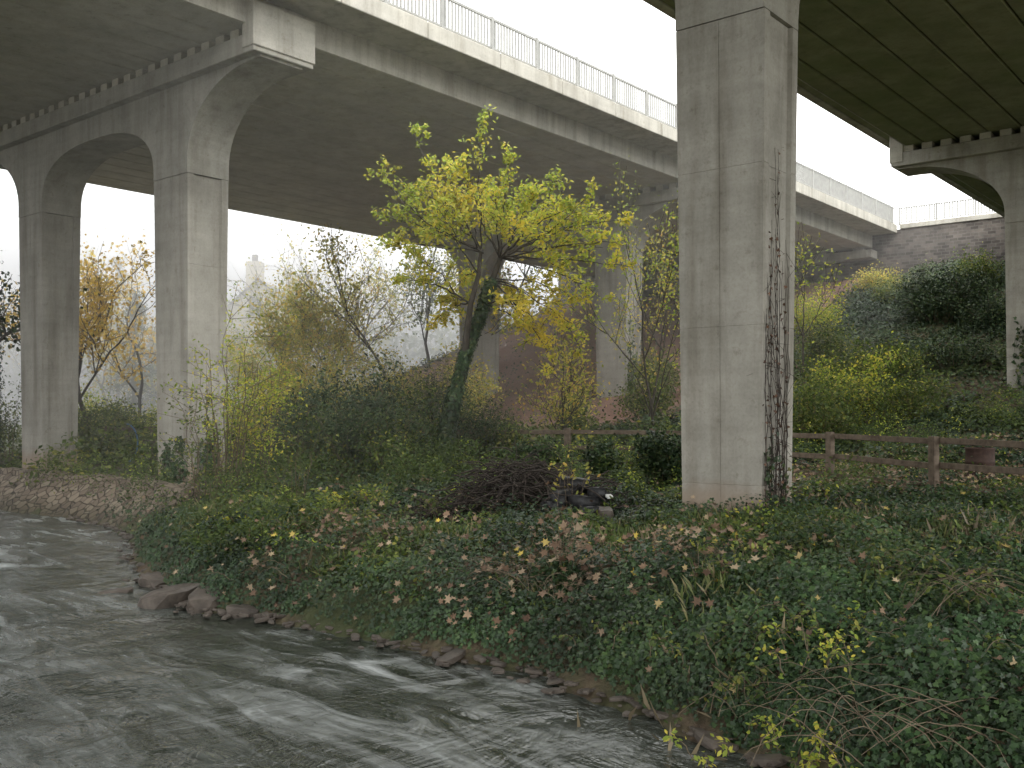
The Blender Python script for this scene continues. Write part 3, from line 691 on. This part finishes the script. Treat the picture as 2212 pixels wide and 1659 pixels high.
for (px,z,n,L) in ((2080,7.0,30,1.8),(2190,8.6,20,1.6),(1900,7.4,14,1.5),(1240,11.9,70,.9),(1180,12.1,50,.8),(620,14.3,16,.7),(1120,16.5,14,1.2),(1080,12.5,26,.7),(1000,17.5,20,1.3),(800,16.5,16,1.2),(1130,13.0,30,.9)):
    bramble('dead_stems',px,z,n,L,None,0,0,.75,M_twig,.35)
Sx('stump_regrowth',1215,11.9,.4,1.3,12,1,.12,L_brown,sig=.03,r=.006,tm='maple')
bramble('sycamore_seedling',1390,12.4,7,.5,L_yel,.15,4,.6,M_twig,.5,'maple')
Sx('stump_ivy',1200,11.9,.28,.35,20,40,.06,L_ivy,sig=.05,tm='ivy',fmin=0)
Sx('young_sapling',1570,20,.5,1.4,6,5,.08,L_yel,sig=.04,r=.006)
Sx('young_sapling',1235,16,.4,1.6,7,3,.08,L_yel,sig=.04,r=.006)
Sx('young_sapling',640,19,.5,2.2,7,5,.08,L_mid,sig=.05,r=.008)
# ---- climbers on columns
def climber(t0,q0,dt,dq,z0,z1,n,nl,mat,ls,name):
    e=empty(name);tb=Tubes(4);pp=[]
    for k in range(n):
        f=rng.random();zt=z0+(z1-z0)*rng.uniform(.4,1);m=24;zz=np.linspace(z0,zt,m)
        w=np.cumsum(rng.normal(0,.04,m));s=rng.uniform(0,.7)+w/max(abs(dt)+abs(dq),.1);s=np.clip(s,0,1)
        q=np.array([P(t0+dt*a,q0+dq*a,z) for a,z in zip(s,zz)]);q=q+rng.normal(0,.006,q.shape)
        tb.add(q,np.linspace(.009,.003,m));pp.append(q)
        for _ in range(6):
            j=rng.integers(2,m-1);d=unit(rng.normal(size=3)*[.5,.5,.8])*.35;qq=q[j]+d*np.linspace(0,1,4)[:,None];tb.add(qq,np.linspace(.004,.002,4))
    tb.make('stems',M_dtwig,e);p=tipleaves(pp,nl,.05);leaves('leaves',p,rng.normal(size=p.shape)+np.array(P(-.3,-1,0)),ls,mat,'ivy',e)
climber(14.3,6.70,1.0,0,-1.7,5.9,10,12,L_russet,.06,'virginia_creeper')
climber(14.45,6.68,.7,0,-1.7,2.9,5,18,L_russet,.07,'virginia_creeper')
climber(14.4,6.68,.8,0,-1.7,-.2,6,26,L_ivy,.08,'climbing_ivy')
climber(14.46,22.95,0,1.4,-2.2,.2,10,60,L_ivy,.1,'climbing_ivy')
climber(14.6,22.78,.9,0,-2.2,-.3,8,60,L_ivy,.1,'climbing_ivy')
climber(35.4,22.75,1.0,0,-.6,4.2,9,45,L_ivy,.13,'climbing_ivy')
climber(35.45,7.0,0,1.3,-.6,4.0,9,60,L_ivy,.13,'climbing_ivy')
p=np.array([P(14.14+rng.normal(0,.05),7.75+rng.normal(0,.25),-1.74+abs(rng.normal(0,.09))) for _ in range(1200)])
leaves('moss_patch',p,rng.normal(size=p.shape)+[0,-1,.5],.04,L_dark,'quad')

# ------------------------------------------------------------------ fence
def fence(pts,name='wooden_fence'):
    V=[];F=[]
    def box(c,ux,uy,uz):
        b=len(V)
        for s in ((-1,-1,-1),(1,-1,-1),(1,1,-1),(-1,1,-1),(-1,-1,1),(1,-1,1),(1,1,1),(-1,1,1)):
            V.append(tuple(c+s[0]*ux+s[1]*uy+s[2]*uz))
        F.extend([(b,b+3,b+2,b+1),(b+4,b+5,b+6,b+7),(b,b+1,b+5,b+4),(b+1,b+2,b+6,b+5),(b+2,b+3,b+7,b+6),(b+3,b,b+4,b+7)])
    P3=[np.array([x,y,float(hgt(x,y,False))]) for x,y in pts]
    for k,p in enumerate(P3):
        d=P3[min(k+1,len(P3)-1)]-P3[max(k-1,0)];d[2]=0;d=unit(d);n=np.array([-d[1],d[0],0])
        tilt=np.array([rng.normal(0,.02),rng.normal(0,.02),1])
        box(p+[0,0,.5],d*.08,n*.06,tilt*.68)
        if k<len(P3)-1:
            for h in (1.08,.66,.26):
                a=p+[0,0,h+rng.normal(0,.015)];b=P3[k+1]+[0,0,h+rng.normal(0,.015)]
                u=(b-a)/2;box((a+b)/2-n*.085,u*1.02,n*.022,np.array([0,0,.055]))
    o=mesh_py(name,V,F,M_wood);mo=o.modifiers.new('bev','BEVEL');mo.width=.008;mo.segments=1
fence([(9.2,12.6),(8.5,15.2),(7.65,18),(6.73,21),(5.4,23.4),(3.6,25.3),(1.5,26.8),(-1.0,28),(-3.6,28.9),(-6.2,29.6)])
fence([(S(225,36),36),(S(275,35.2),35.2),(S(330,34.8),34.8)])
tb=Tubes(8);a=np.linspace(-1.4,1.5,22);c=np.array([S(272,32),32,-1.0])
tb.add(np.stack([c[0]+np.cos(a)*.38,c[1]+0*a,c[2]+np.sin(a)*.62],-1),.022);tb.make('blue_water_pipe',M_blue)
def barrel(x,y):
    z0=float(hgt(x,y))-.02;n=32;prof=[(0,0),(.28,0),(.295,.02),(.285,.04),(.285,.28),(.30,.30),(.285,.32),(.285,.57),(.30,.59),(.285,.61),(.285,.85),(.30,.87),(.295,.89),(.27,.89),(.265,.5),(0,.48)]
    V=[];F=[]
    for r,h in prof:
        for k in range(n):
            a=k/n*2*math.pi;V.append((x+r*math.cos(a),y+r*math.sin(a),z0+h))
    for s in range(len(prof)-1):
        for k in range(n): F.append((s*n+k,s*n+(k+1)%n,(s+1)*n+(k+1)%n,(s+1)*n+k))
    mesh_py('rusty_oil_drum',V,F,M_rust,None,True)
barrel(S(2117,21),21)
# brush pile
tb=Tubes(4)
cx,cy=S(1130,17.0),17.0
for k in range(720):
    x=cx+rng.normal(0,.85);y=cy+rng.normal(0,.5);top=.8*math.exp(-((x-cx)/1.3)**2)*(.7+.6*float(vn(x*3,y*3,7)))+.06
    a=rng.uniform(0,3.14);L=rng.uniform(.3,1.3);g=float(hgt(x,y,True));zz=g+rng.random()*top
    d=np.array([math.cos(a),math.sin(a)*.7,rng.normal(0,.35)])*L/2;s=np.linspace(-1,1,7)[:,None]
    q=np.array([x,y,zz])+d*s+np.cumsum(rng.normal(0,.03,(7,3)),0)+np.array([0,0,-.12])*s**2*L
    q[:,2]=np.maximum(q[:,2],g+.01);tb.add(q,np.linspace(.013,.005,7))
tb.make('brush_pile',M_dtwig)
rocks('rubbish_bags',[(S(1215,16.2),16.2,-1.4,.34,.26,.24,1),(S(1262,16.0),16.0,-1.47,.36,.22,.2,2.3),(S(1238,16.5),16.5,-1.2,.36,.24,.2,3.1),(S(1290,16.3),16.3,-1.35,.32,.22,.18,4.2),(S(1195,15.9),15.9,-1.55,.28,.22,.2,5),(S(1270,15.8),15.8,-1.6,.3,.2,.16,6)],M_bag,None,True)
rocks('paper_litter',[(S(1316,16.0),16.0,-1.36,.13,.07,.035,2)],M_pap)
rocks('stone_block',[(S(1308,15.6),15.6,-1.6,.18,.15,.15,2)],M_rock)
# ------------------------------------------------------------------ house
def house():
    e=empty('stone_house');cx,cy=S(578,80),80
    M_w=mat_simple('cream_render',(.44,.39,.28),(.56,.51,.38),2);M_r=mat_simple('slate_roof',(.13,.12,.12),(.20,.19,.19),5);M_g,nt,out=newmat('window_glass');princ(nt,out,(.03,.035,.04),.1)
    def bx(name,x0,x1,y0,y1,z0,z1,m):
        V=[(x,y,z) for z in (z0,z1) for (x,y) in ((x0,y0),(x1,y0),(x1,y1),(x0,y1))]
        return mesh_py(name,[(a+cx,b+cy,c) for a,b,c in V],[(3,2,1,0),(4,5,6,7),(0,1,5,4),(1,2,6,5),(2,3,7,6),(3,0,4,7)],m,e)
    bx('walls',-3.2,3.2,-3,6,-2,7.4,M_w)
    V=[(-3.2,-3.01,7.4),(3.2,-3.01,7.4),(0,-3.01,10.2),(-3.2,6,7.4),(3.2,6,7.4),(0,6,10.2)]
    mesh_py('gable',[(a+cx,b+cy,c) for a,b,c in V],[(0,1,2),(5,4,3),(0,3,4,1)],M_w,e)
    V=[(-3.5,-3.3,7.2),(0,-3.3,10.35),(3.5,-3.3,7.2),(-3.5,6.3,7.2),(0,6.3,10.35),(3.5,6.3,7.2),(-3.5,-3.3,7.05),(0,-3.3,10.2),(3.5,-3.3,7.05)]
    mesh_py('roof',[(a+cx,b+cy,c) for a,b,c in V],[(0,3,4,1),(1,4,5,2),(6,0,1,7),(7,1,2,8)],M_r,e)
    bx('chimney_1',-1.5,-.3,-1,.2,8.5,12,M_w);bx('chimney_2',.8,1.8,3,4,8.5,11.6,M_w);bx('chimney_pot',-1.1,-.7,-.6,-.2,12,12.6,M_rust)
    for i,(x,z) in enumerate(((-1.6,5.2),(1.3,5.2),(-1.6,2.2),(1.3,2.2),(-.2,8.2))):
        bx('window_%d'%i,x-.5,x+.5,-3.06,-2.9,z-.75,z+.75,M_g);bx('sill_%d'%i,x-.6,x+.6,-3.15,-2.95,z-.9,z-.76,M_w)
        bx('glazing_bar_%d'%i,x-.03,x+.03,-3.09,-3.065,z-.75,z+.75,M_w)
house()
# ------------------------------------------------------------------ mist: dense bank behind, thin haze between/under the decks
B=Boxes();B.add(-60,140,40.4,170,-3.6,17)
m,nt,out=newmat('mist_volume');vs=N(nt,'ShaderNodeVolumeScatter',inp={'Color':(1,.995,.975,1),'Density':.036,'Anisotropy':.0});nt.links.new(vs.outputs[0],out.inputs['Volume'])
B.make('mist',m)
B=Boxes();B.add(8,56,12.9,40.3,-3.6,9.1)
m,nt,out=newmat('haze_volume');vs=N(nt,'ShaderNodeVolumeScatter',inp={'Color':(1,.995,.975,1),'Density':.006,'Anisotropy':.3});nt.links.new(vs.outputs[0],out.inputs['Volume'])
B.make('mist',m)
# ------------------------------------------------------------------ world, light, camera
w=bpy.data.worlds.new('World');scene.world=w;w.use_nodes=True;nt=w.node_tree;nt.nodes.clear()
out=nt.nodes.new('ShaderNodeOutputWorld');bg=nt.nodes.new('ShaderNodeBackground')
sky=nt.nodes.new('ShaderNodeTexSky');sky.sky_type='NISHITA';sky.sun_disc=False
SUN=np.array([.3,-.6,.8]);SUN/=np.linalg.norm(SUN)
sky.sun_elevation=math.asin(SUN[2]);sky.sun_rotation=math.atan2(SUN[0],SUN[1]);sky.dust_density=5;sky.air_density=1
hs=nt.nodes.new('ShaderNodeHueSaturation');hs.inputs['Saturation'].default_value=.12;nt.links.new(sky.outputs[0],hs.inputs['Color'])
col=mix(nt,.75,hs.outputs[0],(28,28,27.4))
nt.links.new(col,bg.inputs['Color']);bg.inputs['Strength'].default_value=.15;nt.links.new(bg.outputs[0],out.inputs[0])
sd=bpy.data.lights.new('sun','SUN');sd.energy=1.5;sd.angle=math.radians(25);sd.color=(1,.97,.92)
so=link(bpy.data.objects.new('sun',sd))
from mathutils import Vector
so.rotation_euler=Vector(SUN).to_track_quat('Z','Y').to_euler()
cd=bpy.data.cameras.new('camera');cd.sensor_width=36;cd.lens=36*2144/2212;cd.shift_y=60.5/2212;cd.clip_end=3000;cd.clip_start=.05
co=link(bpy.data.objects.new('camera',cd));co.location=(0,0,0);co.rotation_euler=(math.radians(90),0,0);scene.camera=co
scene.view_settings.view_transform='Standard';scene.view_settings.look='None';scene.view_settings.exposure=0
print('BUILD',time.time()-T0,sum(len(o.data.polygons) for o in bpy.data.objects if o.type=='MESH'))
